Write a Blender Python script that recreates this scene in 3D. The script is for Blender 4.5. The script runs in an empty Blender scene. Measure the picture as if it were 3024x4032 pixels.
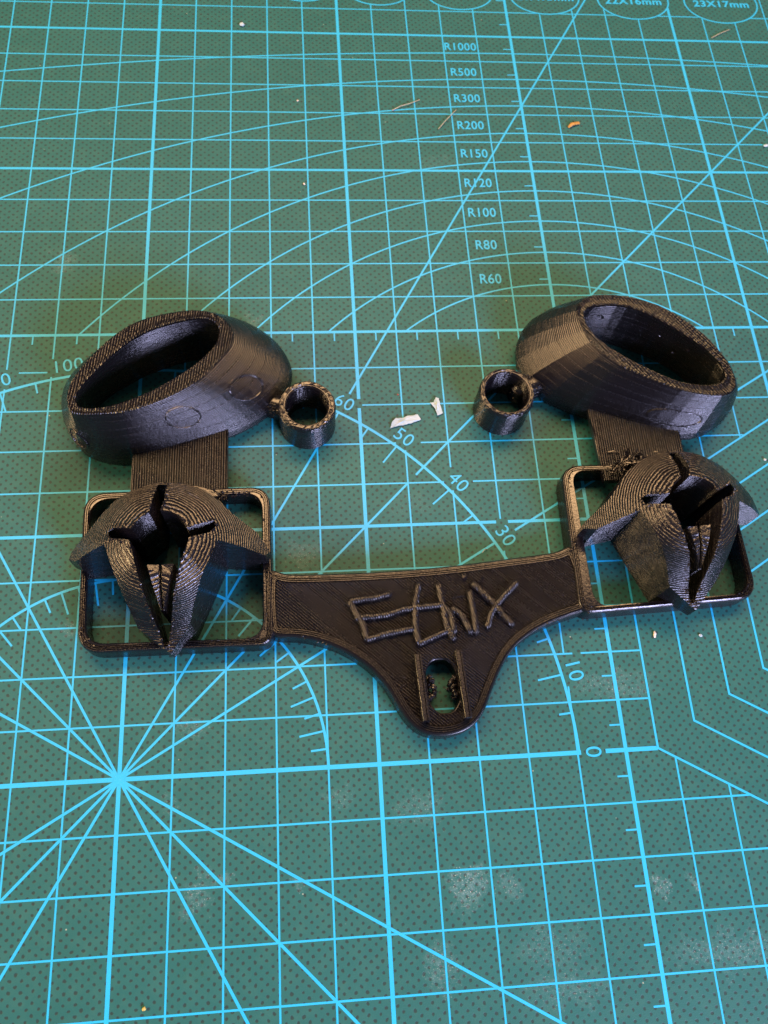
import bpy, bmesh, math, random
from math import sin, cos, pi, radians, hypot, atan2, sqrt, floor
from mathutils import Vector, Matrix
from mathutils.geometry import tessellate_polygon, delaunay_2d_cdt
random.seed(7)
S = 0.01          # everything below is written in centimetres of the mat's grid
scene = bpy.context.scene
COL = scene.collection

# ------------------------------------------------------------------ camera
def setup_camera():
    f, rx, ry, rz = 3215.118, -0.37477, 0.07111, 0.06142
    C = Vector((3.8223, -1.1916, 16.7285))
    R = Matrix.Rotation(rx, 3, 'X') @ Matrix.Rotation(ry, 3, 'Y') @ Matrix.Rotation(rz, 3, 'Z')
    cam = bpy.data.cameras.new('camera')
    o = bpy.data.objects.new('camera', cam)
    COL.objects.link(o)
    o.matrix_world = Matrix.Translation(C * S) @ R.transposed().to_4x4()
    cam.sensor_fit = 'VERTICAL'
    cam.sensor_height = 32.0
    cam.sensor_width = 24.0
    cam.lens = 32.0 * f / 4032.0
    cam.clip_start = 0.005
    cam.clip_end = 20
    cam.dof.use_dof = True
    cam.dof.focus_distance = 0.163
    cam.dof.aperture_fstop = 32
    scene.camera = o
setup_camera()

# ------------------------------------------------------------------ world and lamps
w = bpy.data.worlds.new('World'); scene.world = w; w.use_nodes = True
bg = w.node_tree.nodes['Background']
bg.inputs[0].default_value = (0.55, 0.75, 1.0, 1)
bg.inputs[1].default_value = 0.14
scene.view_settings.view_transform = 'Standard'
scene.view_settings.look = 'None'
scene.view_settings.gamma = 1
scene.view_settings.exposure = 0

def area(name, loc, target, sx, sy, power, color):
    l = bpy.data.lights.new(name, 'AREA'); l.shape = 'RECTANGLE'; l.size = sx; l.size_y = sy
    l.energy = power; l.color = color
    o = bpy.data.objects.new(name, l); COL.objects.link(o)
    o.location = loc
    o.rotation_euler = (Vector(target) - Vector(loc)).to_track_quat('-Z', 'Y').to_euler()
    return o
# long warm ceiling lamp behind, warm lamp at the left, low cool window at the front right
area('ceiling_lamp', (0.05, 0.46, 0.78), (0.05, 0.06, 0), 0.95, 0.26, 13.5, (1.0, 0.60, 0.29))
area('side_lamp', (-0.66, 0.04, 0.34), (0.05, 0.06, 0), 0.22, 0.22, 6.5, (1.0, 0.66, 0.32))
area('cool_window', (0.47, -0.58, 0.40), (0.06, 0.05, 0), 0.34, 0.28, 18.5, (0.62, 0.62, 1.0))

# ------------------------------------------------------------------ mesh helpers
def link(name, verts, faces, mat, parent=None, smooth=False):
    me = bpy.data.meshes.new(name)
    me.from_pydata([(v[0] * S, v[1] * S, v[2] * S) for v in verts], [], faces)
    me.validate()
    bm = bmesh.new(); bm.from_mesh(me)
    bmesh.ops.recalc_face_normals(bm, faces=bm.faces)
    bm.to_mesh(me); bm.free()
    if smooth:
        for p in me.polygons: p.use_smooth = True
    me.materials.append(mat)
    o = bpy.data.objects.new(name, me); COL.objects.link(o)
    if parent: o.parent = parent
    return o

def empty(name, label, cat, loc=(0, 0, 0)):
    o = bpy.data.objects.new(name, None); COL.objects.link(o)
    o.empty_display_size = 0.005
    o['label'] = label; o['category'] = cat
    return o

class MB:
    def __init__(self): self.v = []; self.f = []
    def add(self, verts, faces):
        n = len(self.v); self.v += list(verts); self.f += [tuple(i + n for i in f) for f in faces]
    def build(self, name, mat, parent=None, smooth=False): return link(name, self.v, self.f, mat, parent, smooth)

def closed_spline(pts, n):
    """closed Catmull-Rom through pts, n samples evenly by arc length"""
    m = len(pts); out = []
    for i in range(m):
        p0, p1, p2, p3 = (Vector(pts[(i + k - 1) % m]) for k in range(4))
        for j in range(16):
            t = j / 16
            out.append(0.5 * ((2 * p1) + (p2 - p0) * t + (2 * p0 - 5 * p1 + 4 * p2 - p3) * t * t + (3 * p1 - p0 - 3 * p2 + p3) * t ** 3))
    return resample(out, n, True)

def resample(pts, n, closed):
    pts = [Vector(p) for p in pts]
    if closed: pts = pts + [pts[0]]
    L = [0]
    for a, b in zip(pts, pts[1:]): L.append(L[-1] + (b - a).length)
    out = []; k = 0; tot = L[-1]; m = n if closed else n - 1
    for i in range(n):
        s = tot * i / m
        while k < len(L) - 2 and L[k + 1] < s: k += 1
        d = L[k + 1] - L[k]
        t = 0 if d < 1e-9 else (s - L[k]) / d
        out.append(pts[k].lerp(pts[k + 1], min(1, t)))
    return out

def signed_area(p): return 0.5 * sum(a[0] * b[1] - b[0] * a[1] for a, b in zip(p, p[1:] + p[:1]))

def offset(loop, d):
    """move a closed CCW loop inwards by d"""
    n = len(loop); out = []
    for i in range(n):
        a, b, c = loop[i - 1], loop[i], loop[(i + 1) % n]
        t1 = Vector((b[0] - a[0], b[1] - a[1])); t2 = Vector((c[0] - b[0], c[1] - b[1]))
        if t1.length > 1e-9: t1.normalize()
        if t2.length > 1e-9: t2.normalize()
        nn = Vector((-(t1.y + t2.y), t1.x + t2.x))
        if nn.length < 1e-6: nn = Vector((-t1.y, t1.x))
        nn.normalize()
        k = 1 / max(0.6, nn.dot(Vector((-t1.y, t1.x))))
        out.append((b[0] + nn.x * d * k, b[1] + nn.y * d * k))
    return out

def plate(mb, outer, holes, profile, hprofile=None, cap_z=None):
    """solid plate: profile is [(inset, z)...] from the bottom edge up to the cap"""
    def go(loop, prof, sgn):
        n = len(loop); rings = []
        for ins, z in prof:
            r = offset(loop, ins * sgn)
            rings.append([(p[0], p[1], z) for p in r])
        base = len(mb.v)
        for r in rings: mb.v += r
        for k in range(len(rings) - 1):
            for i in range(n):
                j = (i + 1) % n
                mb.f.append((base + k * n + i, base + k * n + j, base + (k + 1) * n + j, base + (k + 1) * n + i))
        return base + (len(rings) - 1) * n, n, rings[-1], base, rings[0]
    if signed_area(outer) < 0: outer = outer[::-1]
    tops = [go(outer, profile, 1)]
    for h in holes:
        if signed_area(h) < 0: h = h[::-1]
        tops.append(go(h, hprofile or profile, -1))
    for sel in (0, 1):
        idx = []; polys = []
        for b, n, r, b0, r0 in tops:
            idx += [(b if sel == 0 else b0) + i for i in range(n)]
            polys.append([Vector((q[0], q[1], 0)) for q in (r if sel == 0 else r0)])
        for t in tessellate_polygon(polys): mb.f.append((idx[t[0]], idx[t[1]], idx[t[2]]))

def rounded_poly(pts, rads, seg=10):
    """polygon with rounded corners"""
    out = []; n = len(pts)
    for i in range(n):
        a, b, c = Vector(pts[i - 1]), Vector(pts[i]), Vector(pts[(i + 1) % n])
        r = rads[i] if isinstance(rads, (list, tuple)) else rads
        u = (a - b).normalized(); v = (c - b).normalized()
        ang = u.angle(v); d = min(r / math.tan(ang / 2), (a - b).length * .49, (c - b).length * .49)
        p, q = b + u * d, b + v * d
        for k in range(seg + 1):
            t = k / seg
            out.append(tuple((1 - t) ** 2 * p + 2 * t * (1 - t) * b.lerp(b, 0) + t * t * q))
    return out

def dens(loop, step):
    out = []; n = len(loop)
    for i in range(n):
        a, b = Vector(loop[i]), Vector(loop[(i + 1) % n])
        k = max(1, int((b - a).length / step))
        for j in range(k): out.append(tuple(a.lerp(b, j / k)))
    return out

def tube(mb, pts, rx, rz=None, seg=8, jitter=0.0, taper=True):
    """sweep an elliptical section along 3D points, rounded ends"""
    rz = rz or rx; pts = [Vector(p) for p in pts]; n = len(pts); rings = []
    for i, p in enumerate(pts):
        t = (pts[min(i + 1, n - 1)] - pts[max(i - 1, 0)])
        t = t.normalized() if t.length > 1e-9 else Vector((1, 0, 0))
        s = t.cross(Vector((0, 0, 1)))
        s = s.normalized() if s.length > 1e-4 else Vector((1, 0, 0))
        u = s.cross(t).normalized()
        k = 1 + random.uniform(-jitter, jitter)
        rings.append([p + s * rx * k * cos(a) + u * rz * k * sin(a) for a in (2 * pi * q / seg for q in range(seg))])
    if taper:
        d0 = (pts[0] - pts[1]).normalized() * rx * .6; d1 = (pts[-1] - pts[-2]).normalized() * rx * .6
        rings.insert(0, [pts[0] + d0 + (q - pts[0]) * .45 for q in rings[0]])
        rings.append([pts[-1] + d1 + (q - pts[-1]) * .45 for q in rings[-1]])
    V = [tuple(q) for r in rings for q in r]; F = []
    for k in range(len(rings) - 1):
        for i in range(seg):
            j = (i + 1) % seg; F.append((k * seg + i, k * seg + j, (k + 1) * seg + j, (k + 1) * seg + i))
    F.append(tuple(range(seg))[::-1]); F.append(tuple((len(rings) - 1) * seg + i for i in range(seg)))
    mb.add(V, F)

def blob(mb, c, r, flat=.7):
    ico = [(0, 0, 1), (.89, 0, .45), (.28, .85, .45), (-.72, .53, .45), (-.72, -.53, .45), (.28, -.85, .45),
           (.72, .53, -.45), (-.28, .85, -.45), (-.89, 0, -.45), (-.28, -.85, -.45), (.72, -.53, -.45), (0, 0, -1)]
    F = [(0, 1, 2), (0, 2, 3), (0, 3, 4), (0, 4, 5), (0, 5, 1), (1, 6, 2), (2, 7, 3), (3, 8, 4), (4, 9, 5), (5, 10, 1),
         (6, 7, 2), (7, 8, 3), (8, 9, 4), (9, 10, 5), (10, 6, 1), (11, 7, 6), (11, 8, 7), (11, 9, 8), (11, 10, 9), (11, 6, 10)]
    rr = [r * random.uniform(.7, 1.3) for _ in range(3)]
    mb.add([(c[0] + v[0] * rr[0], c[1] + v[1] * rr[1], c[2] + v[2] * rr[2] * flat) for v in ico], F)

# ------------------------------------------------------------------ materials
class NT:
    def __init__(self, name):
        self.m = bpy.data.materials.new(name); self.m.use_nodes = True
        self.t = self.m.node_tree; self.b = self.t.nodes['Principled BSDF']
    def n(self, typ, **kw):
        x = self.t.nodes.new(typ)
        for k, v in kw.items(): setattr(x, k, v)
        return x
    def put(self, sock, v):
        if isinstance(v, bpy.types.NodeSocket): self.t.links.new(v, sock)
        else: sock.default_value = v
    def math(self, op, a, b=0.0, c=None):
        x = self.n('ShaderNodeMath', operation=op); self.put(x.inputs[0], a); self.put(x.inputs[1], b)
        if c is not None: self.put(x.inputs[2], c)
        return x.outputs[0]
    def noise(self, vec, scale, detail=2, rough=.5):
        x = self.n('ShaderNodeTexNoise'); self.put(x.inputs['Vector'], vec)
        x.inputs['Scale'].default_value = scale; x.inputs['Detail'].default_value = detail; x.inputs['Roughness'].default_value = rough
        return x
    def mix(self, f, a, b):
        x = self.n('ShaderNodeMix', data_type='RGBA'); self.put(x.inputs['Factor'], f)
        self.put(x.inputs['A'], a); self.put(x.inputs['B'], b); return x.outputs['Result']
    def ramp(self, v, lo, hi, a=0.0, b=1.0):
        x = self.n('ShaderNodeMapRange'); x.clamp = True; self.put(x.inputs[0], v)
        for k, q in zip((1, 2, 3, 4), (lo, hi, a, b)): x.inputs[k].default_value = q
        return x.outputs[0]
    def cm(self):
        tc = self.n('ShaderNodeTexCoord')
        x = self.n('ShaderNodeVectorMath', operation='SCALE'); self.put(x.inputs[0], tc.outputs['Object']); x.inputs['Scale'].default_value = 100
        return x.outputs[0]
    def bump(self, h, dist, strength=1.0):
        x = self.n('ShaderNodeBump'); x.inputs['Strength'].default_value = strength; x.inputs['Distance'].default_value = dist * S
        self.put(x.inputs['Height'], h); self.t.links.new(x.outputs[0], self.b.inputs['Normal']); return x

def plastic(name, mode, angle=0.0, pitch=0.042, depth=.012, rough=.36, grit=.6, wobble=.010):
    """black printed filament; mode 'layers' = horizontal layer lines, 'raster' = parallel beads across a top face"""
    q = NT(name); P = q.cm()
    sep = q.n('ShaderNodeSeparateXYZ'); q.put(sep.inputs[0], P)
    wob = q.noise(P, 1.6, 2); fine = q.noise(P, 22, 3, .6)
    if mode == 'layers': co = sep.outputs[2]
    else:
        co = q.math('ADD', q.math('MULTIPLY', sep.outputs[0], cos(angle)), q.math('MULTIPLY', sep.outputs[1], sin(angle)))
    co = q.math('ADD', co, q.math('MULTIPLY', wob.outputs[0], .016 if mode != 'layers' else wobble))
    ph = q.math('DIVIDE', co, pitch)
    fr = q.math('FRACT', ph)
    tri = q.math('ABSOLUTE', q.math('SUBTRACT', fr, .5))                 # 0 at bead centre, .5 in the joint
    bead = q.math('SUBTRACT', 1.0, q.math('MULTIPLY', q.math('MULTIPLY', tri, tri), 4.0))
    # every bead its own height and sheen
    idx = q.math('FLOOR', ph)
    wn = q.n('ShaderNodeTexWhiteNoise', noise_dimensions='1D'); q.put(wn.inputs['W'], idx)
    h = q.math('ADD', q.math('MULTIPLY', bead, .8), q.math('MULTIPLY', wn.outputs[0], .35))
    h = q.math('ADD', h, q.math('MULTIPLY', fine.outputs[0], grit))
    q.bump(h, depth)
    big = q.noise(P, 2.2, 3)
    q.put(q.b.inputs['Base Color'], q.mix(big.outputs[0], (.0028, .0022, .0035, 1), (.006, .0042, .005, 1)))
    r = q.math('ADD', q.math('MULTIPLY', wn.outputs[0], .12), q.math('MULTIPLY', fine.outputs[0], .22))
    q.put(q.b.inputs['Roughness'], q.math('MAXIMUM', q.math('ADD', r, rough - .27), .10))
    q.b.inputs['Specular IOR Level'].default_value = .66
    return q.m
P_WALL = plastic('black filament layers', 'layers', pitch=.030, depth=.011, rough=.33, grit=.45)
P_DOME = plastic('black filament terraces', 'layers', pitch=.036, depth=.017, rough=.33, grit=.65, wobble=.045)
P_TOP = plastic('black filament diagonal beads', 'raster', radians(48), .050, .048, grit=.35)
P_TAB = plastic('black filament lengthwise beads', 'raster', 0.0, .052, .042, grit=.25)
P_RIM_L = plastic('black filament rim beads', 'raster', radians(-8), .052, .032, grit=.25)
P_RIM_R = plastic('black filament rim beads slanted', 'raster', radians(35), .058, .034, grit=.25)
P_LETTER = plastic('black filament letter beads', 'raster', radians(20), .05, .014, rough=.41, grit=1.2)
P_FINE = plastic('black filament', 'layers', pitch=.03, depth=.005, rough=.33)

def mat_material():
    q = NT('cutting mat green'); P = q.cm()
    # dot lattice
    jit = q.noise(P, 9, 1); jv = q.n('ShaderNodeVectorMath', operation='SUBTRACT'); q.put(jv.inputs[0], jit.outputs['Color']); jv.inputs[1].default_value = (.5, .5, .5)
    js = q.n('ShaderNodeVectorMath', operation='SCALE'); q.put(js.inputs[0], jv.outputs[0]); js.inputs['Scale'].default_value = .05
    ad = q.n('ShaderNodeVectorMath', operation='ADD'); q.put(ad.inputs[0], P); q.put(ad.inputs[1], js.outputs[0])
    rt = q.n('ShaderNodeVectorRotate', rotation_type='Z_AXIS'); q.put(rt.inputs['Vector'], ad.outputs[0]); rt.inputs['Angle'].default_value = radians(-1.2)
    sp = q.n('ShaderNodeSeparateXYZ'); q.put(sp.inputs[0], rt.outputs[0])
    A, B = .208, .185
    def lat(ox, oy):
        x = q.math('MULTIPLY', q.math('SUBTRACT', q.math('FRACT', q.math('ADD', q.math('DIVIDE', sp.outputs[0], A), ox)), .5), A)
        y = q.math('MULTIPLY', q.math('SUBTRACT', q.math('FRACT', q.math('ADD', q.math('DIVIDE', sp.outputs[1], B), oy)), .5), B)
        return q.math('SQRT', q.math('ADD', q.math('MULTIPLY', x, x), q.math('MULTIPLY', y, y)))
    d = q.math('MINIMUM', lat(0, 0), lat(.5, .5))
    rn = q.noise(P, 14, 1)
    d = q.math('ADD', d, q.math('MULTIPLY', q.math('SUBTRACT', rn.outputs[0], .5), .016))
    dot = q.ramp(d, .022, .035, 1, 0)
    big = q.noise(P, .35, 3); mid = q.noise(P, 3, 4, .6); fine = q.noise(P, 45, 2)
    base = q.mix(big.outputs[0], (.010, .085, .074, 1), (.018, .109, .100, 1))
    base = q.mix(q.ramp(mid.outputs[0], .45, .75), base, (.022, .106, .090, 1))
    # rubbed marks and dried residue: (x, y, rx, ry, tone, amount)
    marks = [(6.57, -2.3, .34, .42, 1, .9), (7.32, -2.35, .22, .28, 1, .5), (10.27, -2.51, .14, .18, 1, .8), (5.9, -3.6, .32, .35, 1, .45),
             (8.0, -3.4, .6, .35, 1, .3), (11.4, -3.7, 1.1, .3, 1, .45), (8.2, -4.1, .7, .3, 1, .35), (5.7, -.9, .5, .3, 1, .35),
             (10.0, 1.3, .8, .25, 1, .45), (1.3, .85, .3, .2, 1, .4), (1.5, -2.1, .22, .4, 1, .5), (3.3, -2.0, .1, .1, 1, .6),
             (2.0, -1.9, .2, .15, 1, .6), (3.6, 4.4, .3, .28, 1, .45), (-2.0, 12.1, .25, .3, 1, .5), (10.9, -2.5, .1, .1, 1, .7),
             (-1.2, 3.0, .3, .18, 1, .4), (7.4, 15.2, .5, .3, 1, .2), (4.2, -.6, .3, .2, 1, .3), (1.0, -.5, .15, .1, 1, .4),
             (2.6, 10.3, .16, .2, 1, .55), (6.0, 5.5, .5, .3, 1, .12),
             (9.1, .55, .24, .55, -1, .8), (10.5, .67, .25, .14, -1, .7), (.45, -2.6, .22, .6, -1, .55), (1.5, -3.1, .28, .4, -1, .55),
             (3.7, 4.3, .25, .5, -1, .4), (-.2, -3.1, .2, .2, -1, .3), (2.0, 5.2, .3, .4, -1, .3), (7.1, -1.0, .2, .2, -1, .2)]
    dn = q.noise(P, 2.6, 4, .7); dv = q.n('ShaderNodeVectorMath', operation='SUBTRACT'); q.put(dv.inputs[0], dn.outputs['Color']); dv.inputs[1].default_value = (.5, .5, .5)
    d2 = q.n('ShaderNodeVectorMath', operation='SCALE'); q.put(d2.inputs[0], dv.outputs[0]); d2.inputs['Scale'].default_value = 1.1
    da = q.n('ShaderNodeVectorMath', operation='ADD'); q.put(da.inputs[0], P); q.put(da.inputs[1], d2.outputs[0])
    ps = q.n('ShaderNodeSeparateXYZ'); q.put(ps.inputs[0], da.outputs[0])
    gr = q.noise(P, 11, 5, .75); gr2 = q.noise(P, 30, 2, .7)
    light = None; dark = None
    for x, y, rx, ry, tone, amt in marks:
        dx = q.math('DIVIDE', q.math('SUBTRACT', ps.outputs[0], x), rx); dy = q.math('DIVIDE', q.math('SUBTRACT', ps.outputs[1], y), ry)
        e = q.math('ADD', q.math('MULTIPLY', dx, dx), q.math('MULTIPLY', dy, dy))
        e = q.math('MULTIPLY', q.ramp(e, .0, 1.6, 1, 0), amt)
        if tone > 0: light = e if light is None else q.math('MAXIMUM', light, e)
        else: dark = e if dark is None else q.math('MAXIMUM', dark, e)
    lt = q.math('MULTIPLY', light, q.ramp(gr.outputs[0], .40, .66))
    sparkle = q.math('MULTIPLY', light, q.ramp(gr2.outputs[0], .60, .70))
    dk = q.math('MULTIPLY', dark, q.ramp(gr.outputs[0], .40, .60))
    # stray pale specks everywhere
    vo = q.n('ShaderNodeTexVoronoi'); q.put(vo.inputs['Vector'], P); vo.inputs['Scale'].default_value = 2.6
    sc = q.n('ShaderNodeSeparateColor'); q.put(sc.inputs[0], vo.outputs['Color'])
    speck = q.math('MULTIPLY', q.ramp(vo.outputs['Distance'], .02, .05, 1, 0), q.ramp(sc.outputs[0], .86, .87))
    c = q.mix(q.math('MULTIPLY', dot, .84), base, (.016, .030, .028, 1))
    c = q.mix(q.math('MULTIPLY', dk, .8), c, (.012, .085, .062, 1))
    c = q.mix(q.math('MULTIPLY', lt, .5), c, (.20, .32, .34, 1))
    c = q.mix(q.math('MULTIPLY', sparkle, .7), c, (.62, .70, .66, 1))
    c = q.mix(q.math('MULTIPLY', speck, .6), c, (.42, .46, .33, 1))
    q.put(q.b.inputs['Base Color'], c)
    q.put(q.b.inputs['Roughness'], q.math('SUBTRACT', q.math('ADD', .42, q.math('MULTIPLY', fine.outputs[0], .2)), q.math('MULTIPLY', light, .12)))
    h = q.math('SUBTRACT', q.math('ADD', q.math('MULTIPLY', fine.outputs[0], .6), q.math('MULTIPLY', lt, .9)), q.math('MULTIPLY', dot, .5))
    q.bump(h, .006, .7)
    q.b.inputs['Specular IOR Level'].default_value = .24
    return q.m
MAT = mat_material()

def ink_material():
    q = NT('printed blue ink'); P = q.cm()
    a = q.noise(P, 28, 3, .65); b = q.noise(P, 1.3, 2); c = q.noise(P, 60, 1)
    col = q.mix(b.outputs[0], (.004, .33, .57, 1), (.008, .38, .62, 1))
    col = q.mix(q.ramp(a.outputs[0], .60, .72, 0, .65), col, (.045, .20, .22, 1))
    col = q.mix(q.ramp(c.outputs[0], .62, .75, 0, .5), col, (.06, .48, .78, 1))
    q.put(q.b.inputs['Base Color'], col); q.b.inputs['Roughness'].default_value = .5
    q.bump(a.outputs[0], .004, .7)
    return q.m
INK = ink_material()

def simple(name, col, rough=.6, bumps=.0, col2=None, scale=30):
    q = NT(name); P = q.cm(); n = q.noise(P, scale, 3)
    q.put(q.b.inputs['Base Color'], q.mix(n.outputs[0], col, col2 or tuple(c * .7 for c in col[:3]) + (1,)))
    q.b.inputs['Roughness'].default_value = rough
    if bumps: q.bump(n.outputs[0], bumps)
    return q.m
WHITE = simple('white paper', (.50, .55, .57, 1), .7, .01, (.20, .33, .34, 1), 7)
PALE = simple('pale crumb', (.65, .62, .52, 1), .6, .01)
AMBER = simple('amber shaving', (.62, .33, .06, 1), .4, .01, (.12, .05, .01, 1), 14)
HAIR = simple('straw fibre', (.36, .32, .20, 1), .5)
YELLOW = simple('yellow chip', (.50, .42, .10, 1), .5)
RED = simple('red chip', (.28, .07, .04, 1), .5)
DESK = simple('desk wood', (.28, .20, .13, 1), .5, .01, (.20, .13, .08, 1), 2)

# ------------------------------------------------------------------ the desk and the cutting mat
dk = link('desk', [(-40, -30, -.35), (60, -30, -.35), (60, 50, -.35), (-40, 50, -.35), (-40, -30, -3.5), (60, -30, -3.5), (60, 50, -3.5), (-40, 50, -3.5)],
          [(0, 1, 2, 3), (4, 5, 6, 7), (0, 1, 5, 4), (1, 2, 6, 5), (2, 3, 7, 6), (3, 0, 4, 7)], DESK)
dk['kind'] = 'structure'

cm_root = empty('cutting_mat', 'green cutting mat printed with blue centimetre grid, angle scales and radius arcs', 'cutting mat')
X0, X1, Y0, Y1 = -16.0, 29.0, -7.0, 25.0
mb = MB()
plate(mb, rounded_poly([(X0, Y0), (X1, Y0), (X1, Y1), (X0, Y1)], .8, 8), [], [(0.03, -.345), (0, -.30), (0, -.05), (.03, 0)])
mb.build('mat_sheet', MAT, cm_root)

# numbers first: their boxes interrupt the lines
labels = []
for k, a in enumerate(range(0, 181, 10)):
    r = 9.33
    labels.append((str(a), r * cos(radians(a)), r * sin(radians(a)), radians(a) - pi / 2, .34))
def in_label(x, y):
    for s, cx, cy, ro, h in labels:
        dx, dy = x - cx, y - cy
        u = dx * cos(-ro) - dy * sin(-ro); v = dx * sin(-ro) + dy * cos(-ro)
        if abs(u) < len(s) * .125 + .12 and abs(v) < .235: return True
    return False
HEXC = (15.0, 2.5)
def in_hex(x, y, r=5.0):
    x, y = abs(x - HEXC[0]), abs(y - HEXC[1])
    return x < r * .8660 - 1e-3 and x * .57735 + y < r - 1e-3
ELL = [(16.73, 21.62, 1.15, .85), (13.97, 21.65, 1.10, .80), (11.25, 21.72, 1.05, .75), (8.66, 21.78, 1.0, .70), (6.25, 21.84, .95, .65), (4.05, 21.88, .90, .60)]
def in_ell(x, y):
    return any(((x - a) / c) ** 2 + ((y - b) / d) ** 2 < 1 for a, b, c, d in ELL)
def blocked(x, y, hexa=True):
    return in_label(x, y) or (hexa and in_hex(x, y)) or in_ell(x, y)

ZI = [0.0008]
def stroke(name, polylines, width, cut=True, hexa=True, zstep=True, parent=cm_root):
    """flat printed lines at their own tiny height"""
    z = ZI[0]; ZI[0] += .00012
    b = MB()
    for pts in polylines:
        if cut:
            runs = []; cur = []
            dn = []
            for p, q in zip(pts, pts[1:]):
                k = max(1, int(hypot(q[0] - p[0], q[1] - p[1]) / .03))
                dn += [(p[0] + (q[0] - p[0]) * j / k, p[1] + (q[1] - p[1]) * j / k, j == 0) for j in range(k)]
            dn.append((pts[-1][0], pts[-1][1], True))
            for x, y, key in dn:
                if blocked(x, y, hexa):
                    if len(cur) > 1: runs.append(cur)
                    cur = []
                else: cur.append((x, y, key))
            if len(cur) > 1: runs.append(cur)
            runs = [[p for i, p in enumerate(r) if p[2] or i in (0, len(r) - 1)] for r in runs]
        else: runs = [[(p[0], p[1], True) for p in pts]]
        for r in runs:
            if len(r) < 2: continue
            L = []; n = len(r)
            for i in range(n):
                a, c = r[max(0, i - 1)], r[min(n - 1, i + 1)]
                tx, ty = c[0] - a[0], c[1] - a[1]; l = hypot(tx, ty) or 1
                nx, ny = -ty / l * width / 2, tx / l * width / 2
                L += [(r[i][0] + nx, r[i][1] + ny, z), (r[i][0] - nx, r[i][1] - ny, z)]
            b.add(L, [(2 * i, 2 * i + 1, 2 * i + 3, 2 * i + 2) for i in range(n - 1)])
    if b.v: return b.build(name, INK, parent)
xs0, xs1, ys0, ys1 = -15, 28, -6, 24
stroke('printed_grid', [[(x, ys0), (x, ys1)] for x in range(xs0, xs1 + 1) if x % 5], .036)
stroke('printed_grid', [[(xs0, y), (xs1, y)] for y in range(ys0, ys1 + 1) if y % 5], .036)
stroke('printed_axis', [[(x, ys0), (x, ys1)] for x in range(xs0, xs1 + 1) if x % 5 == 0], .078)
stroke('printed_axis', [[(xs0, y), (xs1, y)] for y in range(ys0, ys1 + 1) if y % 5 == 0 and y], .070)
stroke('printed_axis', [[(xs0, 0), (10.66, 0)]], .085)
stroke('printed_ruler_ticks', [[(x + .5, 10 - .03), (x + .5, 9.75)] for x in range(xs0, xs1)], .034)
stroke('printed_ruler_ticks', [[(10 - .03, y + .5), (9.74, y + .5)] for y in range(ys0, ys1)], .034)
for R_, ap in ((6, 11.33), (8, 12.33), (10, 13.33), (12, 14.33), (15, 15.33), (20, 16.33), (30, 17.33), (50, 18.33), (100, 19.33)):
    cy = ap - R_; half = math.acos(min(1, max(-1, (10 - cy) / R_)))
    half = min(half, math.asin(min(1, 24.5 / R_))) if R_ > 15 else half
    pts = [(10 + R_ * sin(t), cy + R_ * cos(t)) for t in (-half + 2 * half * i / 90 for i in range(91))]
    pts = [p for p in pts if xs0 <= p[0] <= xs1 and p[1] >= 9.99]
    stroke('printed_radius_arc', [pts], .040)
def arc(r, a0, a1, n=120): return [(r * cos(radians(a0 + (a1 - a0) * i / n)), r * sin(radians(a0 + (a1 - a0) * i / n))) for i in range(n + 1)]
stroke('printed_angle_scale', [arc(9.03, 0, 180)], .062, cut=False)
stroke('printed_angle_scale', [arc(4.0, 0, 180)], .055, cut=False)
for r0, r10, r5 in ((9.01, 8.51, 8.76), (3.98, 3.5, 3.68)):
    for a in range(5, 180, 5):
        r1 = r5 if a % 10 else r10
        stroke('printed_angle_tick', [[(r0 * cos(radians(a)), r0 * sin(radians(a))), (r1 * cos(radians(a)), r1 * sin(radians(a)))]], .040, cut=False)
        ZI[0] -= .00012
    ZI[0] += .00012
for a in (30, 45, 60, 120, 135, 150):
    c, s = cos(radians(a)), sin(radians(a))
    g = [(0, 8.51), (8.76, 26)] if a in (45, 135) else [(0, 8.98), (9.52, 26)]
    lines = []
    for r0, r1 in g:
        r1 = min(r1, (ys1 / s), ((xs1 if c > 0 else -xs0) / abs(c)))
        lines.append([(r0 * c, r0 * s), (r1 * c, r1 * s)])
    stroke('printed_angle_line', lines, .050)
for a in (210, 225, 240, 300, 315, 330):
    c, s = cos(radians(a)), sin(radians(a)); r1 = min(-6 / s, (28 if c > 0 else 15) / abs(c))
    stroke('printed_angle_line', [[(0, 0), (r1 * c, r1 * s)]], .054)
stroke('printed_star_centre', [[(-.085 * 1.2, 0), (.085 * 1.2, 0)]], .2, cut=False)
for r in (5, 4, 3, 2, 1):
    pts = [(HEXC[0] + r * cos(radians(30 + 60 * i)), HEXC[1] + r * sin(radians(30 + 60 * i))) for i in range(7)]
    stroke('printed_hexagon', [pts], .052, cut=False)
for a, b_, c, d in ELL:
    stroke('printed_ellipse', [[(a + c * cos(2 * pi * i / 72), b_ + d * sin(2 * pi * i / 72)) for i in range(73)]], .045, cut=False)

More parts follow.
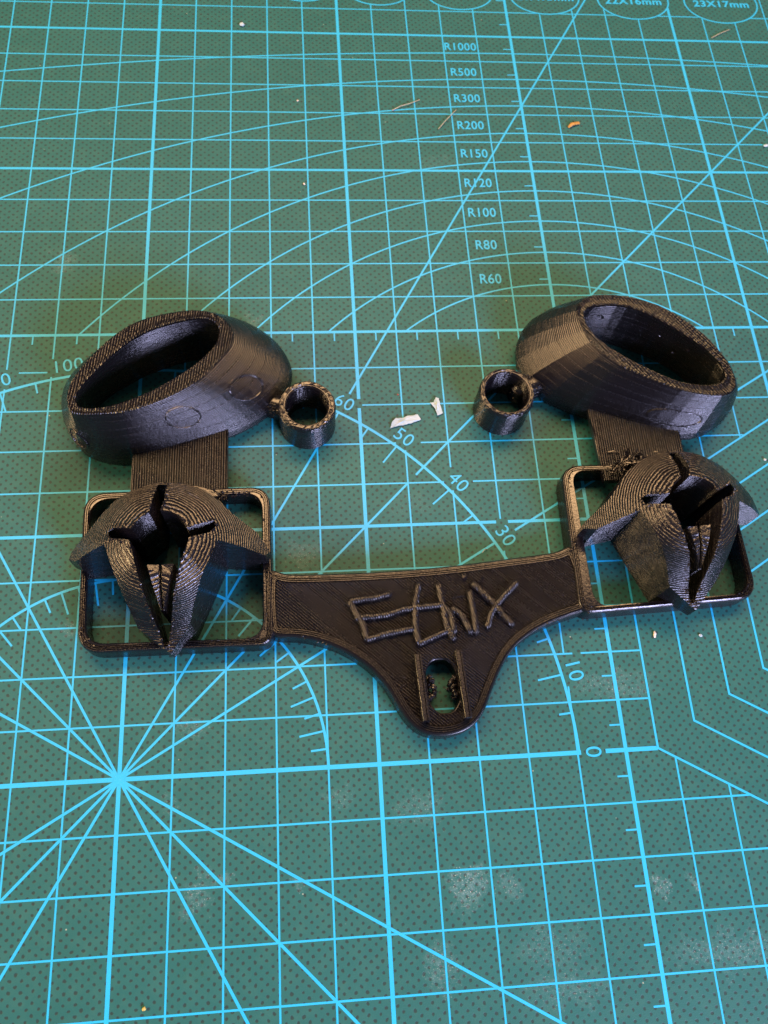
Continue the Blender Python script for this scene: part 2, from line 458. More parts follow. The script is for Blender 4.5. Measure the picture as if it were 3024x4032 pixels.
def text(name, s, x, y, rot, h, parent, bold=0.0, sx=1.0):
    cu = bpy.data.curves.new('t', 'FONT'); cu.body = s; cu.align_x = 'CENTER'; cu.align_y = 'CENTER'; cu.size = h * 1.35 * S
    cu.offset = bold * S; cu.space_character = 1.08
    o = bpy.data.objects.new('t', cu); COL.objects.link(o)
    dg = bpy.context.evaluated_depsgraph_get(); me = bpy.data.meshes.new_from_object(o.evaluated_get(dg))
    bpy.data.objects.remove(o)
    z = ZI[0] + .0004
    xs = [v.co.x for v in me.vertices]; ys = [v.co.y for v in me.vertices]
    mx, my = (min(xs) + max(xs)) / 2, (min(ys) + max(ys)) / 2
    for v in me.vertices:
        u, w_ = (v.co.x - mx) * sx, v.co.y - my
        v.co = (x * S + u * cos(rot) - w_ * sin(rot), y * S + u * sin(rot) + w_ * cos(rot), z * S)
    me.materials.clear(); me.materials.append(INK)
    ob = bpy.data.objects.new(name, me); COL.objects.link(ob); ob.parent = parent
    ob['label'] = 'printed blue text reading ' + s
    return ob
for s, x, y, ro, h in labels:
    if -6 < x < 11: text('printed_number', s, x, y, ro, h, cm_root, .0)
for s, y in (('R1000', 19.57), ('R500', 18.58), ('R300', 17.59), ('R200', 16.60), ('R150', 15.60), ('R120', 14.59), ('R100', 13.61), ('R80', 12.57), ('R60', 11.52)):
    text('printed_number', s, 8.49, y, 0, .30, cm_root, .006, .84)
for (a, b_, c, d), s in zip(ELL, ('23X17mm', '22X16mm', '21X15mm', '20X14mm', '19X13mm', '18X12mm')):
    text('printed_number', s, a, b_ - .04, 0, .27, cm_root, .010, 1.08)

# ------------------------------------------------------------------ the printed holder
H = empty('printed_holder', 'black 3D printed two-sided holder with lettered bridge, square frames, slotted domes and oval cups', 'printed part')

def groove(z0, z1, w0, n, end, zend):
    """edge profile: wall, rounded shoulder, n perimeter beads, inner step"""
    p = [(.015, 0), (0, .02), (0, z0)]
    for k in range(1, 5): p.append((w0 * (1 - cos(k * pi / 8)), z0 + (z1 - z0) * sin(k * pi / 8)))
    x = w0; bw = (end - w0) / n
    for k in range(n):
        p += [(x + bw * .10, z1 - .035), (x + bw * .30, z1 + .008), (x + bw * .70, z1 + .008), (x + bw * .92, z1 - .035)]
        x += bw
    p.append((end + .01, zend))
    return p

# bridge between the frames
top = [(2.9, 4.02), (3.10, 3.88), (3.35, 3.82), (4.14, 3.81), (5.26, 3.81), (6.62, 3.87), (7.77, 3.98), (8.85, 4.08), (9.14, 4.14), (9.36, 4.30)]
bot = [(9.55, 2.80), (9.21, 2.72), (8.64, 2.55), (8.16, 2.32), (7.77, 2.04), (7.51, 1.70), (7.29, 1.28), (7.10, .89), (6.88, .64), (6.57, .50), (6.18, .46),
       (5.85, .53), (5.58, .75), (5.38, 1.10), (5.19, 1.48), (4.95, 1.79), (4.63, 2.04), (4.22, 2.26), (3.79, 2.42), (3.37, 2.50), (2.9, 2.50)]
bot = [(x, y - max(0, min(1, (2.3 - y) / .6)) * .06) for x, y in bot]
bridge = top + [(9.50, 3.9), (9.55, 3.2)] + bot + [(2.85, 3.0), (2.85, 3.6)]
sm = []
m = len(bridge)
for i in range(m):       # light smoothing of the traced outline
    a, b_, c = bridge[i - 1], bridge[i], bridge[(i + 1) % m]
    sm += [(b_[0] * .75 + a[0] * .25, b_[1] * .75 + a[1] * .25), (b_[0] * .75 + c[0] * .25, b_[1] * .75 + c[1] * .25)]
sm = [tuple(p) for p in resample(sm, 260, True)]
for _ in range(3): sm = [((sm[i - 1][0] + 2 * sm[i][0] + sm[(i + 1) % 260][0]) / 4, (sm[i - 1][1] + 2 * sm[i][1] + sm[(i + 1) % 260][1]) / 4) for i in range(260)]
slot = rounded_poly([(5.99, 1.66), (6.12, 1.91), (6.48, 1.91), (6.60, 1.68), (6.64, 1.10), (6.48, .86), (6.19, .86), (6.04, 1.06)], .22, 6)
mb = MB()
plate(mb, sm, [dens(slot, .08)], groove(.40, .50, .07, 3, .19, .485), [(.0, 0), (0, .36), (.015, .39), (.0, .42), (.02, .44), (.015, .47), (.035, .485)])
ob = mb.build('bridge', P_FINE, H)
ob.data.materials.append(P_TOP)
for p in ob.data.polygons:
    if p.normal.z > .999 and abs(p.center.z - .485 * S) < 1e-5: p.material_index = 1

lets = {
 'letter_e': [[(4.54, 3.17), (4.68, 2.88), (4.77, 2.73), (4.86, 2.38)], [(4.56, 3.18), (4.95, 3.22), (5.36, 3.29)], [(4.66, 2.82), (5.35, 2.87), (5.64, 2.98)], [(4.85, 2.38), (5.31, 2.49), (5.79, 2.55)]],
 'letter_t': [[(5.98, 3.47), (5.89, 3.15), (5.86, 2.8), (5.85, 2.57), (5.89, 2.25)], [(5.60, 2.97), (6.0, 3.0), (6.44, 3.02)], [(5.90, 2.25), (6.25, 2.38), (6.53, 2.49)]],
 'letter_h': [[(6.39, 3.45), (6.44, 3.1), (6.47, 2.75), (6.50, 2.55), (6.61, 2.30)], [(6.47, 2.98), (6.60, 2.80), (6.63, 2.45)]],
 'letter_i': [[(6.64, 2.94), (6.76, 2.85), (6.86, 2.72), (6.98, 2.42)], [(7.03, 3.28), (7.06, 2.9), (7.08, 2.42)]],
 'letter_x': [[(7.12, 3.45), (7.30, 3.25), (7.46, 3.07), (7.66, 2.77), (7.85, 2.55)], [(8.03, 3.43), (7.80, 3.22), (7.57, 2.99), (7.42, 2.8), (7.33, 2.53)]],
}
for k, strokes in lets.items():
    b = MB()
    for st in strokes:
        n = max(4, int(sum(hypot(q[0] - p[0], q[1] - p[1]) for p, q in zip(st, st[1:])) / .06))
        pts = resample([(p[0], p[1], .535) for p in st], n, False)
        pts = [(p.x + random.uniform(-.006, .006), p.y + random.uniform(-.006, .006), p.z + random.uniform(-.01, .01)) for p in pts]
        tube(b, pts, .078, .085, 10, .05)
    b.build(k, P_LETTER, H, True)
b = MB(); blob(b, (6.96, 3.60, .53), .06); b.build('letter_dot', P_FINE, H)
b = MB(); blob(b, (7.33, 3.55, .53), .04); tube(b, [(6.68, 3.17, .51), (6.85, 3.2, .51), (6.98, 3.19, .51)], .012); b.build('stray_bead', P_FINE, H)

def ridge(x0, y0, x1, y1, wd, z0, z1):
    b = MB(); n = 24
    V = []; dx, dy = x1 - x0, y1 - y0; l = hypot(dx, dy); nx, ny = -dy / l, dx / l
    prof = [(-.5, z0), (-.5, z1 - .05), (-.40, z1 - .01), (-.16, z1), (-.10, z1 - .035), (-.04, z1 - .002), (.36, z1 - .004), (.47, z1 - .03), (.5, z1 - .07), (.5, z0)]
    for i in range(n + 1):
        t = i / n; px, py = x0 + dx * t, y0 + dy * t; j = random.uniform(-.004, .004)
        for u, z in prof: V.append((px + nx * (u * wd + j), py + ny * (u * wd + j), z))
    k = len(prof)
    F = [(i * k + a, i * k + a + 1, (i + 1) * k + a + 1, (i + 1) * k + a) for i in range(n) for a in range(k - 1)]
    F += [tuple(range(k)), tuple(n * k + a for a in range(k))]
    b.add(V, F); return b
ridge(5.91, .70, 5.84, 1.99, .15, .44, .77).build('slot_ridge', P_FINE, H)
ridge(6.73, .72, 6.66, 2.03, .15, .44, .77).build('slot_ridge', P_FINE, H)
b = MB()
for cx, sg in ((6.07, 1), (6.58, -1)):
    for i in range(60):
        v_ = random.uniform(-1, 1); blob(b, (cx + sg * random.uniform(-.03, .13) * (1 - v_ * v_), 1.38 + v_ * .22, random.uniform(.12, .50)), random.uniform(.03, .055))
o = b.build('snap_nub', P_FINE, H)

# square frames
def frame(name, outer, hole):
    mb = MB()
    plate(mb, dens(outer, .12), [dens(hole, .12)], groove(.44, .54, .05, 2, .125, .535), [(.0, 0), (0, .46), (.012, .51), (.028, .53), (.03, .537)])
    return mb.build(name, P_FINE, H)
fL = rounded_poly([(-.93, 5.76), (-.83, 2.35), (3.00, 2.35), (2.95, 5.80)], [.50, .52, .3, .45], 10)
hL = rounded_poly([(-.76, 5.58), (-.68, 2.55), (2.78, 2.52), (2.77, 5.62)], [.42, .42, .40, .38], 10)
frame('left_frame', fL, hL)
fR = rounded_poly([(9.36, 6.10), (9.30, 2.70), (13.24, 2.88), (13.16, 6.10)], [.48, .3, .50, .5], 10)
hR = rounded_poly([(9.62, 5.93), (9.66, 2.84), (13.07, 3.03), (12.99, 5.93)], [.30, .40, .42, .4], 10)
frame('right_frame', fR, hR)

# neck tabs that carry the cups
def tab(pts, z=.52):
    mb = MB(); plate(mb, dens(rounded_poly(pts, .02, 2), .15), [], [(.01, z - .17), (0, z - .15), (0, z - .02), (.015, z)]); return mb
tab([(.03, 7.3), (.03, 5.50), (2.06, 5.50), (2.06, 7.9)]).build('neck_tab', P_TAB, H)
tab([(10.20, 7.9), (10.31, 5.7), (12.27, 5.7), (12.28, 7.3)]).build('neck_tab', P_TAB, H)

# slotted domes on the frames
def dome(cx, cy, rot, front, zt, bs=0.0):
    """three-pointed dome with a bore and four slots, terraced like the print's layers"""
    def T(p): return (cx + p[0] * cos(rot) - p[1] * sin(rot), cy + p[0] * sin(rot) + p[1] * cos(rot))
    plan = [(1.05, .01), (.47, -1.43), (.07 + front, -1.93), (-.52, -1.46), (-1.06, 0.0), (-1.76, -.10), (-1.97, .02), (-1.90, .16), (-1.50, .42), (-1.28, .66), (-1.00, .98), (-.65, 1.20), (-.2, 1.32),
            (.25, 1.32), (.70, 1.18), (1.02, .94), (1.30, .66), (1.75, .38), (1.98, .06), (1.90, -.06)]
    plan = dens(plan, .05)
    rb = .54; hole = []
    def arc_(a0, a1, n): return [(rb * cos(radians(a0 + (a1 - a0) * i / n)), rb * sin(radians(a0 + (a1 - a0) * i / n))) for i in range(n + 1)]
    hole += arc_(20, 90, 9)
    hole += [(.05 + bs, .80), (.03 + bs, 1.26), (-.15 + bs, 1.26), (-.19 + bs, .75)]
    hole += arc_(112, 158, 7)
    hole += [(-.90, .29), (-1.0, .24), (-.96, .10)]
    hole += arc_(183, 206, 4)
    hole += [(-.40, -.60), (-.05 + front, -1.80), (.03 + front, -1.80), (.38, -.60)]
    hole += arc_(-26, -2, 4)
    hole += [(.90, .13), (1.02, .30), (.97, .41)]
    hole = dens(hole, .05)
    r0, r1 = .5, 2.1
    kz = [(0, .12), (.5, .04), (.8, -.08), (1.05, -.25), (1.28, -.55), (1.5, -.90), (1.7, -1.10), (1.95, -1.25), (2.4, -1.45)]
    def zs(r):
        for (a, za), (b_, zb) in zip(kz, kz[1:]):
            if r <= b_: return zt + za + (zb - za) * (r - a) / (b_ - a)
        return zt - 1.45
    def zf(x, y):
        r_ = max(hypot(x, y), .45); f = min(1, max(0, (-y / r_ - .25) / .45)); f = f * f * (3 - 2 * f)
        return zs(r_) * f + (zt - .335 * r_ * r_ + .12) * (1 - f)
    def floor_z(x, y): return .46 if (y < -1.58 or abs(x) > 1.74) else 0.0
    lay = .034
    def terr(x, y):
        return zf(x, y) + .008 * sin(x * 9) * sin(y * 8 + 1) + .005 * sin(x * 31 + 2) * sin(y * 27)
    pts = [Vector(p) for p in plan]; npl = len(pts)
    pts += [Vector(p) for p in hole]; nh = len(hole)
    edges = [(i, (i + 1) % npl) for i in range(npl)] + [(npl + i, npl + (i + 1) % nh) for i in range(nh)]
    def inside(p, poly):
        x, y = p; c = False; j = len(poly) - 1
        for i in range(len(poly)):
            xi, yi = poly[i]; xj, yj = poly[j]
            if (yi > y) != (yj > y) and x < (xj - xi) * (y - yi) / (yj - yi) + xi: c = not c
            j = i
        return c
    rr = [.5 + .045 * k for k in range(36)]
    for r in rr:
        n = max(40, int(2 * pi * r / .07)); o_ = random.random()
        for i in range(n):
            a = 2 * pi * (i + o_) / n; p = (r * cos(a), r * sin(a))
            if r < 2.1 and inside(p, plan) and not inside(p, hole): pts.append(Vector(p))
    V2, E2, F2, _, _, _ = delaunay_2d_cdt(pts, edges, [], 0, 1e-5)
    F = []
    for f in F2:
        c = (sum(V2[i].x for i in f) / len(f), sum(V2[i].y for i in f) / len(f))
        if inside(c, plan) and not inside(c, hole): F.append(tuple(f))
    V = []
    for p in V2: V.append((*T(p), terr(p.x, p.y)))
    mb = MB(); mb.v = V; mb.f = F
    cnt = {}
    for f in F:
        for a, b_ in zip(f, f[1:] + f[:1]): cnt[(min(a, b_), max(a, b_))] = cnt.get((min(a, b_), max(a, b_)), 0) + 1
    N0 = len(V)
    lowz = [floor_z(p.x, p.y) for p in V2]
    mb.v += [(v[0], v[1], z) for v, z in zip(V, lowz)]          # underside
    mb.f += [tuple(N0 + i for i in f) for f in F]
    low = {}
    for (a, b_), c in cnt.items():
        if c == 1:
            for i in (a, b_):
                if i not in low: low[i] = len(mb.v); mb.v += [(V[i][0], V[i][1], lowz[i]), (V[i][0], V[i][1], V[i][2])]
            mb.f.append((low[a] + 1, low[b_] + 1, low[b_], low[a]))
    ob = mb.build('slotted_dome', P_DOME, H)
    for p in ob.data.polygons: p.use_smooth = p.normal.z > .35
    # small sprung wedge inside the front slot, in two halves
    for sg in (-1, 1):
        b = MB(); n = 16; Vv = []
        for i in range(n + 1):
            t = i / n; y = -.47 - .78 * t; wdt = (.23 * (1 - t) ** .9 + .03)
            z = zt - .17 - .38 * t * t + random.uniform(-.006, .006)
            xa, xb = sg * .014 + front * t * .5 + .01, sg * wdt + front * t * .5 + .01
            for (x, zz) in ((xa, 0), (xa, z - .03), (xa + sg * .02, z), (xb - sg * .02, z + .02), (xb, z - .05), (xb, 0)): Vv.append((*T((x, y)), zz))
        k = 6
        b.add(Vv, [(i * k + a, i * k + a + 1, (i + 1) * k + a + 1, (i + 1) * k + a) for i in range(n) for a in range(k - 1)] + [tuple(range(k)), tuple(n * k + a for a in range(k))])
        b.build('spring_wedge', P_DOME, ob)
    # blobs of plastic where the nozzle started and stopped, along the cut edges
    b = MB()
    for i in range(420):
        p = random.choice(hole); x, y = p[0] + random.gauss(0, .035), p[1] + random.gauss(0, .035)
        if inside((x, y), hole): continue
        blob(b, (*T((x, y)), terr(x, y) - .002), random.uniform(.012, .036))
    b.build('bead_crust', P_FINE, ob)
    return ob
dome(.98, 4.12, 0.0, 0.0, 2.12)
dome(11.47, 4.52, radians(3.0), -.02, 2.12, .06)

# oval cups
def cup(name, low, rim, inn, inn_low, zr, n, rim_mat, marks, smooth, wall_mat=P_WALL):
    g = empty_part(name)
    start = low[0]
    def ring(pts, k=n):
        c = closed_spline(pts, k)
        return [(p.x, p.y) for p in c]
    cx = sum(p[0] for p in rim) / len(rim); cy = sum(p[1] for p in rim) / len(rim)
    def by_angle(pts):
        """re-sample a ring so that sample i lies at angle i in the stretched frame of the cup"""
        d = closed_spline(pts, 720); px = sum(p.x for p in d) / 720; py = sum(p.y for p in d) / 720
        out = []
        rel = [(p.x - px, p.y - py) for p in d]
        sx = max(abs(q[0] * ax[0] + q[1] * ax[1]) for q in rel); sy = max(abs(-q[0] * ax[1] + q[1] * ax[0]) for q in rel)
        an = [atan2((-q[0] * ax[1] + q[1] * ax[0]) / sy, (q[0] * ax[0] + q[1] * ax[1]) / sx) for q in rel]
        for i in range(n):
            t = -pi + 2 * pi * (i + .5) / n
            j = min(range(720), key=lambda k: abs((an[k] - t + pi) % (2 * pi) - pi))
            out.append((d[j].x, d[j].y))
        return out
    far = max(rim, key=lambda p: hypot(p[0] - cx, p[1] - cy)); l = hypot(far[0] - cx, far[1] - cy)
    ax = ((far[0] - cx) / l, (far[1] - cy) / l)
    if ax[0] < 0: ax = (-ax[0], -ax[1])
    inn = [tuple(p) for p in closed_spline(inn, 60)]
    if signed_area(inn) < 0: inn = inn[::-1]
    inn = offset(inn, -.06)
    LO, RI, IN, IL = by_angle(low), by_angle(rim), by_angle(inn), by_angle(inn_low)
    # outer wall: low ring at z .45, bulging towards the rim
    lv = []
    def mixr(A, B, t): return [(a[0] + (b_[0] - a[0]) * t, a[1] + (b_[1] - a[1]) * t) for a, b_ in zip(A, B)]
    zl = .40
    prof = [(.13, 0.0), (.07, .05), (.03, .15), (0, zl)]
    for k in range(1, 11):
        s = k / 10; prof.append((s ** 1.35, zl + (zr - zl) * s))
    for t, z in prof: lv.append([(p[0], p[1], z) for p in mixr(LO, RI, t)])
    mb = MB()
    for r in lv: mb.v += r
    def quads(mb, rows, n):
        for k in range(rows - 1):
            for i in range(n):
                j = (i + 1) % n; mb.f.append((k * n + i, k * n + j, (k + 1) * n + j, (k + 1) * n + i))
    quads(mb, len(lv), n); mb.build('outer_wall', wall_mat, g, smooth)
    # inner wall
    mb = MB(); rows = [[(p[0], p[1], z) for p in mixr(IN, IL, t)] for t, z in ((0, zr - .004), (.05, zr - .10), (.3, zr * .75), (.7, zr * .4), (1, 0.0))]
    for r in rows: mb.v += r
    quads(mb, len(rows), n); mb.build('inner_wall', wall_mat, g, smooth)
    # rim: top face with raised bead ends along both edges
    mb = MB(); N2 = 4
    if signed_area(IN) < 0: IN = IN[::-1]
    RI2 = [Vector(p) for p in RI]; IN2 = [Vector(p) for p in IN]
    M = 220
    ro = resample(RI2, M, True); ri = []
    for p in ro:
        # nearest point on the inner ring
        best = min(IN2, key=lambda q: (q - p).length); k = IN2.index(best); cand = best
        for kk in (k - 1, k):
            a, b_ = IN2[kk], IN2[(kk + 1) % n]; ab = b_ - a
            t = max(0, min(1, (p - a).dot(ab) / max(1e-9, ab.dot(ab)))); q = a + ab * t
            if (q - p).length < (cand - p).length: cand = q
        ri.append(cand)
    for j, (t, z) in enumerate(((-.0, -.03), (.015, .0), (.12, .012), (.5, .0), (.88, .012), (.985, .0), (1.0, -.03))):
        for i in range(M):
            p = ro[i].lerp(ri[i], t); zz = zr + z + (random.uniform(-.004, .005) if 1 <= j <= 5 else 0) + (.008 if (i % 2 and j in (1, 2, 4, 5)) else 0)
            mb.v.append((p.x, p.y, zz))
    quads(mb, 7, M); mb.build('rim', rim_mat, g)
    # round marks standing slightly proud of the wall
    for (mx, my, mz, ra, rb_) in marks:
        s0 = (mz - zl) / (zr - zl); ringp = mixr(LO, RI, s0 ** 1.35)
        ic = min(range(n), key=lambda i: hypot(ringp[i][0] - mx, ringp[i][1] - my))
        seg = hypot(ringp[(ic + 1) % n][0] - ringp[ic][0], ringp[(ic + 1) % n][1] - ringp[ic][1])
        i0 = (ic + .5) / n; ru = ra / seg / n
        rv = rb_ / hypot(zr - zl, hypot(LO[ic][0] - RI[ic][0], LO[ic][1] - RI[ic][1]))
        pts = []
        for k in range(37):
            a = 2 * pi * k / 36; fi = (i0 + ru * cos(a)) * n; s = s0 + rv * sin(a)
            A = mixr(LO, RI, s ** 1.35); i = int(floor(fi - .5)); t = fi - .5 - i
            p, q = A[i % n], A[(i + 1) % n]
            x, y = p[0] + (q[0] - p[0]) * t, p[1] + (q[1] - p[1]) * t
            pts.append((x, y - .008, zl + (zr - zl) * s))
        b = MB(); tube(b, pts, .020, .020, 6, .25, False); b.build('round_mark', P_FINE, g)
    return g
def empty_part(name):
    o = bpy.data.objects.new(name, None); COL.objects.link(o); o.parent = H; o.empty_display_size = .005; return o

cup('left_cup',
    [(-1.58, 8.10), (-1.46, 7.42), (-1.12, 6.88), (-.60, 6.62), (0, 6.58), (1.14, 6.88), (2.0, 7.14), (2.6, 7.42), (3.08, 7.80), (3.45, 8.35), (3.42, 8.95), (3.05, 9.55), (2.4, 9.95), (1.5, 10.0), (.4, 9.75), (-.7, 9.2), (-1.35, 8.65)],
    [(-1.00, 7.09), (-.74, 6.97), (-.44, 6.97), (.1, 7.01), (.82, 7.26), (1.50, 7.66), (1.93, 8.12), (2.26, 8.61), (2.20, 9.07), (1.79, 9.40), (1.13, 9.43), (.18, 9.14), (-.54, 8.47), (-1.02, 7.69)],
    [(-.82, 7.34), (-.64, 7.74), (.02, 8.52), (.55, 8.90), (1.14, 9.11), (1.62, 9.19), (1.88, 9.05), (1.90, 8.80), (1.80, 8.53), (1.36, 8.08), (.63, 7.57), (-.05, 7.27), (-.46, 7.18), (-.72, 7.20)],
    [(-1.1, 7.7), (-.75, 8.25), (-.07, 8.75), (.42, 9.0), (1.04, 9.22), (1.8, 9.35), (2.4, 9.2), (2.5, 8.7), (2.2, 8.2), (1.5, 7.75), (.6, 7.35), (-.2, 7.05), (-.8, 7.05), (-1.1, 7.3)],
    1.70, 84, P_RIM_L, [(1.22, 7.2, 1.18, .34, .30), (2.36, 7.98, 1.12, .33, .34), (-.95, 6.95, .8, .25, .25)], False)
cup('right_cup',
    [(13.95, 8.10), (13.72, 7.5), (13.28, 7.06), (12.66, 6.86), (11.99, 6.92), (11.14, 7.16), (10.3, 7.45), (9.7, 7.68), (9.21, 8.00), (8.84, 8.45), (8.74, 9.1), (9.0, 9.75), (9.5, 10.15), (10.3, 10.25), (11.3, 10.1), (12.5, 9.6), (13.5, 8.9)],
    [(9.88, 9.40), (10.16, 9.71), (10.47, 9.77), (11.08, 9.73), (11.9, 9.42), (12.65, 8.76), (13.06, 8.07), (13.19, 7.49), (13.05, 7.21), (12.68, 7.11), (11.91, 7.26), (11.14, 7.61), (10.56, 7.95), (10.20, 8.31), (9.95, 8.75)],
    [(10.08, 9.19), (10.25, 9.38), (10.81, 9.43), (11.43, 9.22), (12.19, 8.66), (12.73, 8.12), (12.92, 7.69), (12.75, 7.48), (12.38, 7.46), (11.77, 7.61), (10.81, 8.2), (10.26, 8.69)],
    [(9.7, 9.2), (10.1, 9.55), (10.8, 9.6), (11.35, 9.5), (12.06, 9.2), (12.75, 8.72), (13.2, 8.1), (13.3, 7.6), (12.8, 7.3), (12.1, 7.35), (11.3, 7.6), (10.4, 8.0), (9.8, 8.5)],
    1.70, 30, P_RIM_R, [(12.1, 7.05, .92, .62, .26)], False)

# dark pits left in the right cup's inner wall
b = MB()
for x, y, z, rr_ in ((10.62, 9.44, 1.30, .05), (11.35, 9.33, 1.15, .03), (11.9, 8.95, 1.25, .028), (12.25, 8.66, 1.0, .035), (12.45, 8.50, 1.35, .03)): blob(b, (x, y, z), rr_, .8)
b.build('wall_blemishes', P_FINE, H)

# small side rings with their stalks
def side_ring(cx, cy, ro, ri, h, stalk):
    g = empty_part('side_ring')
    n = 64; mb = MB()
    prof = [(ro - .01, 0), (ro, .02), (ro, h - .10), (ro - .012, h - .05), (ro - .03, h - .01), (ro - .06, h + .012), (ri + .06, h + .012), (ri + .03, h - .005), (ri, h - .05), (ri, 0)]
    k = len(prof)
    for i in range(n):
        a = 2 * pi * i / n
        for j, (r, z) in enumerate(prof):
            e = random.uniform(-.006, .006) if 3 <= j <= 8 else 0
            mb.v.append((cx + (r + e) * cos(a), cy + (r + e) * sin(a), z + (e if j > 2 and j < 9 else 0)))
    for i in range(n):
        for j in range(k):
            mb.f.append((i * k + j, i * k + (j + 1) % k, ((i + 1) % n) * k + (j + 1) % k, ((i + 1) % n) * k + j))
    mb.build('ring_body', P_WALL, g)
    b = MB()
    pl = MB()
    for z in (.14, .30, .44): tube(pl, [(x, y, z + random.uniform(-.02, .02)) for x, y in stalk], .25, .15, 14, .07)
    pl.build('ring_stalk', P_FINE, g, True)
    for i in range(70):
        x, y = random.choice(stalk); a = random.uniform(0, 2 * pi); blob(b, (x + .17 * cos(a), y + .17 * sin(a), random.uniform(.30, .50)), random.uniform(.012, .026))
    for i in range(46):
        a = random.uniform(0, 2 * pi); blob(b, (cx + (ri + .02) * cos(a), cy + (ri + .02) * sin(a), h + random.uniform(-.25, .01)), random.uniform(.012, .026))
    b.build('bead_crust', P_FINE, g)
side_ring(3.80, 7.52, .63, .455, .92, [(2.75, 7.95), (2.95, 7.90), (3.12, 7.84), (3.30, 7.78)])
side_ring(8.28, 7.76, .63, .49, .92, [(8.66, 8.08), (8.80, 8.15), (8.98, 8.22), (9.25, 8.32)])

# burrs, strings and the failed bridging behind the right dome: countless scraps of the same plastic
b = MB()
def burr(cx, cy, z, sx, sy, n, r0=.012, r1=.032):
    for _ in range(n): blob(b, (cx + random.gauss(0, sx), cy + random.gauss(0, sy), z + random.uniform(-.02, .02)), random.uniform(r0, r1))
def burr_line(pts, n, sp=.03, z=.54, r0=.010, r1=.026):
    L = resample(pts, 40, False)
    for _ in range(n):
        p = random.choice(L); blob(b, (p.x + random.gauss(0, sp), p.y + random.gauss(0, sp), z + random.uniform(-.06, .012)), random.uniform(r0, r1))
mL = rounded_poly([(-.85, 5.67), (-.76, 2.47), (2.88, 2.46), (2.86, 5.71)], [.45, .47, .35, .42], 10)
mR = rounded_poly([(9.49, 6.01), (9.48, 2.77), (13.15, 2.95), (13.07, 6.01)], [.40, .35, .45, .45], 10)
burr_line([(1.6, 5.70), (2.2, 5.71)] + mL[36:44], 90); burr_line([(2.88, 5.2), (2.9, 3.6)], 60); burr_line(mL[24:33], 70, .04, .53)
burr_line(mL[12:20], 30); burr_line(mR[0:11], 60); burr_line([(9.42, 4.9), (9.42, 3.7)], 70, .05); burr_line(mR[11:20], 70, .05, .53)
burr_line(mR[24:32], 40); burr_line([(3.4, 2.55), (4.2, 2.3)], 16, .05, .50); burr_line([(9.2, 2.75), (8.2, 2.4)], 16, .05, .5)
burr(3.02, 7.75, .54, .10, .14, 60); burr(8.93, 8.2, .56, .12, .12, 60); burr(10.98, 5.92, .66, .26, .14, 110, .02, .05)
burr(1.75, 5.62, .56, .25, .06, 60)
for _ in range(70):
    x, y = random.gauss(10.98, .24), random.gauss(6.0, .12); z = random.uniform(.50, .95); a = random.uniform(0, pi)
    tube(b, [(x - .13 * cos(a), y - .08 * sin(a), z), (x, y + random.uniform(-.02, .05), z + random.uniform(.0, .08)), (x + .13 * cos(a), y + .08 * sin(a), z)], .018, seg=6)
def arch(cx, cy, r, a0, a1, z):
    tube(b, [(cx + r * cos(radians(a0 + (a1 - a0) * k / 16)), cy + r * .75 * sin(radians(a0 + (a1 - a0) * k / 16)), z + random.uniform(-.008, .008)) for k in range(17)], .018, seg=6, jitter=.2)
for k in range(6): arch(10.98, 5.72, .34 + .045 * k, 20, 165, .84 - .045 * k)
for k in range(7): arch(1.25, 5.20, .55 + .045 * k, 38, 150, .86 - .05 * k)
for _ in range(26):   # hair-thin strings lying on the faces
    x, y, z = random.choice([(random.uniform(3.2, 9), random.uniform(2.8, 3.6), .505), (random.uniform(0, 2.), random.uniform(5.9, 6.3), .535), (random.uniform(5.3, 5.8), random.uniform(.9, 1.6), .505)])
    a = random.uniform(0, pi); l = random.uniform(.05, .16)
    tube(b, [(x, y, z), (x + l * .5 * cos(a), y + l * .5 * sin(a) + .02, z + .02), (x + l * cos(a), y + l * sin(a), z)], .0035, seg=5)
o = b.build('burrs_and_strings', P_FINE, H); o['kind'] = 'stuff'

# ------------------------------------------------------------------ scraps lying on the mat
def scrap(name, pts, z, mat, label, cat, t=.012, group=None, lift=.05):
    mb = MB(); n = len(pts)
    c = (sum(p[0] for p in pts) / n, sum(p[1] for p in pts) / n)
    sub = dens(pts, .04)
    sub = [(p[0] + random.uniform(-.008, .008), p[1] + random.uniform(-.008, .008)) for p in sub]
    m = len(sub)
    def zz(p): return z + lift * (.3 + .7 * abs(sin(p[0] * 9 + p[1] * 5))) * .6
    mid = [((p[0] + c[0]) / 2, (p[1] + c[1]) / 2) for p in sub]
    V = [(p[0], p[1], zz(p) + t) for p in sub] + [(p[0], p[1], zz(p) * 1.2 + t) for p in mid] + [(c[0], c[1], z + lift * .8 + t)]
    V += [(v[0], v[1], v[2] - t) for v in V]; k = 2 * m + 1
    F = []
    for i in range(m):
        j = (i + 1) % m
        F += [(i, j, m + j, m + i), (m + i, m + j, 2 * m), (k + i, k + m + i, k + m + j, k + j), (k + m + i, k + 2 * m, k + m + j), (i, k + i, k + j, j)]
    o = link(name, V, F, mat); o['label'] = label; o['category'] = cat
    if group: o['group'] = group
    return o
scrap('paper_scrap', [(5.69, 7.37), (5.74, 7.52), (5.83, 7.63), (6.02, 7.62), (6.10, 7.67), (6.34, 7.70), (6.41, 7.57), (6.20, 7.49), (6.02, 7.45), (5.82, 7.41)], .004, WHITE,
      'flat torn white paper scrap above the printed 50, longer and duller of two', 'paper scrap', group='torn paper scraps')
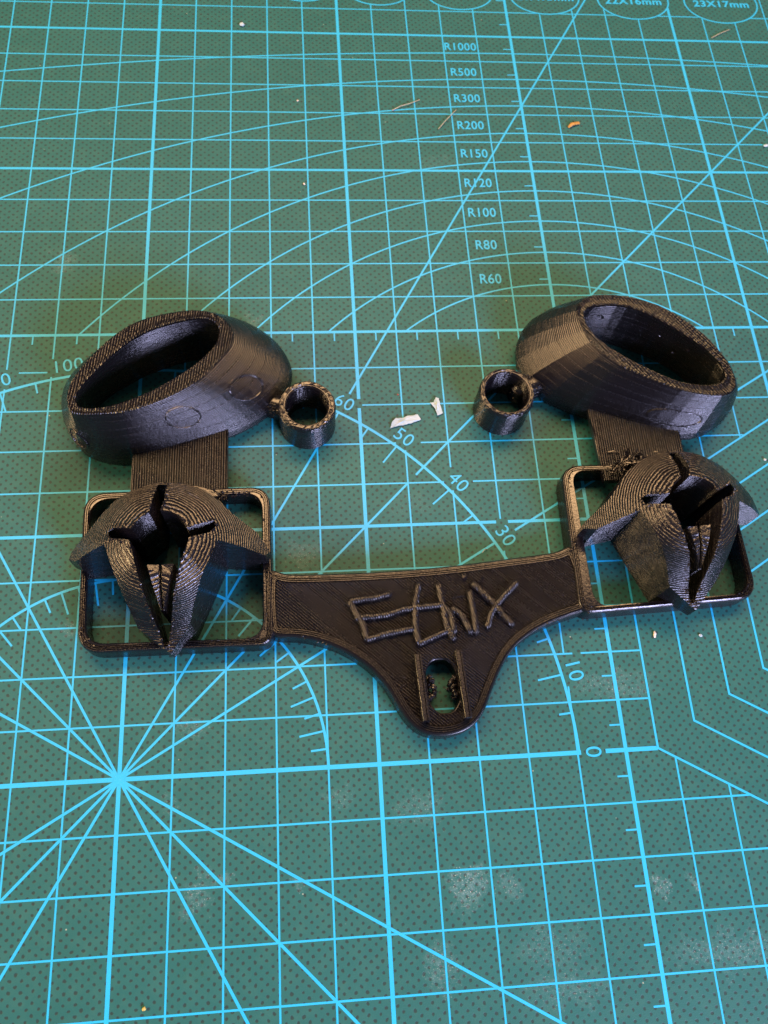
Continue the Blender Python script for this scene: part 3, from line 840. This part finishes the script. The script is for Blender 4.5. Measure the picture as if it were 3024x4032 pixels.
scrap('paper_scrap', [(6.66, 8.00), (6.74, 8.02), (6.80, 8.13), (6.87, 8.10), (6.90, 7.88), (6.93, 7.72), (6.80, 7.66), (6.77, 7.84)], .004, WHITE,
      'upright bright white paper scrap nearer the right ring, smaller of two', 'paper scrap', lift=.09, group='torn paper scraps')
def crumb(name, x, y, r, mat, label, cat, sx=1.0, rot=0.0):
    bm = bmesh.new(); bmesh.ops.create_icosphere(bm, subdivisions=2, radius=r * S * .8)
    for v in bm.verts:
        k = random.uniform(.75, 1.2); q = v.co * k; q.x *= sx
        v.co = (q.x * cos(rot) - q.y * sin(rot), q.x * sin(rot) + q.y * cos(rot), q.z * .6)
    me = bpy.data.meshes.new(name); bm.to_mesh(me); bm.free(); me.materials.append(mat)
    o = bpy.data.objects.new(name, me); COL.objects.link(o); o.location = (x * S, y * S, r * .55 * S)
    o['label'] = label; o['category'] = cat; return o
crumb('white_crumb', 2.29, 20.24, .075, WHITE, 'white crumb at the top left, under the thick line of the grid', 'crumb', 1.2)
crumb('white_crumb', 3.90, 14.51, .045, PALE, 'tiny pale crumb beside the thin vertical line above the left cup', 'crumb', .7, .4)
crumb('white_crumb', 3.80, 17.40, .035, PALE, 'tiny pale crumb near two specks, upper left between curved lines', 'crumb')
crumb('white_crumb', 11.03, 2.32, .045, PALE, 'cream grain just below the right frame, left of two grains', 'crumb', 1.9, 1.4)
crumb('white_crumb', 12.03, 2.25, .038, WHITE, 'white grain below the right frame, right of two grains', 'crumb', 1.3, -.3)
crumb('white_crumb', 16.81, 15.95, .05, WHITE, 'white speck at the right edge beside a slanting line', 'crumb', 2, .2)
crumb('white_crumb', 14.46, 6.33, .035, WHITE, 'white speck to the right of the right dome', 'crumb', 1.3)
crumb('yellow_chip', .64, -3.86, .045, YELLOW, 'small yellow chip at the bottom left of the mat', 'chip', 1.0)
crumb('red_chip', 5.92, 8.25, .028, RED, 'tiny reddish chip above the paper scraps', 'chip')
b = MB(); tube(b, [(11.24, 16.55, .03), (11.32, 16.62, .06), (11.42, 16.66, .05), (11.54, 16.70, .03)], .045, .025, 8, .3)
o = b.build('amber_shaving', AMBER); o['label'] = 'curled amber shaving between R200 and the slanting line'; o['category'] = 'shaving'
def fibre(pts, label, r=.011):
    b = MB(); tube(b, pts, r, r, 6, .2); o = b.build('straw_fibre', HAIR); o['label'] = label; o['category'] = 'fibre'
fibre([(6.36, 17.09, .02), (6.6, 17.22, .05), (6.85, 17.31, .05), (7.15, 17.49, .02)], 'pale straw fibre lying level, left of R200')
fibre([(7.59, 16.44, .02), (7.78, 16.68, .05), (7.93, 16.86, .05), (8.14, 17.14, .02)], 'pale straw fibre standing steeper, next to R200')
fibre([(16.12, 20.12, .02), (16.4, 20.28, .04), (16.75, 20.48, .02)], 'faint straw fibre at the top right, under the largest ellipse')
fibre([(7.45, 4.20, .3), (7.55, 4.33, .12), (7.62, 4.36, .02)], 'thin curly thread poking from the top edge of the bridge', .008)
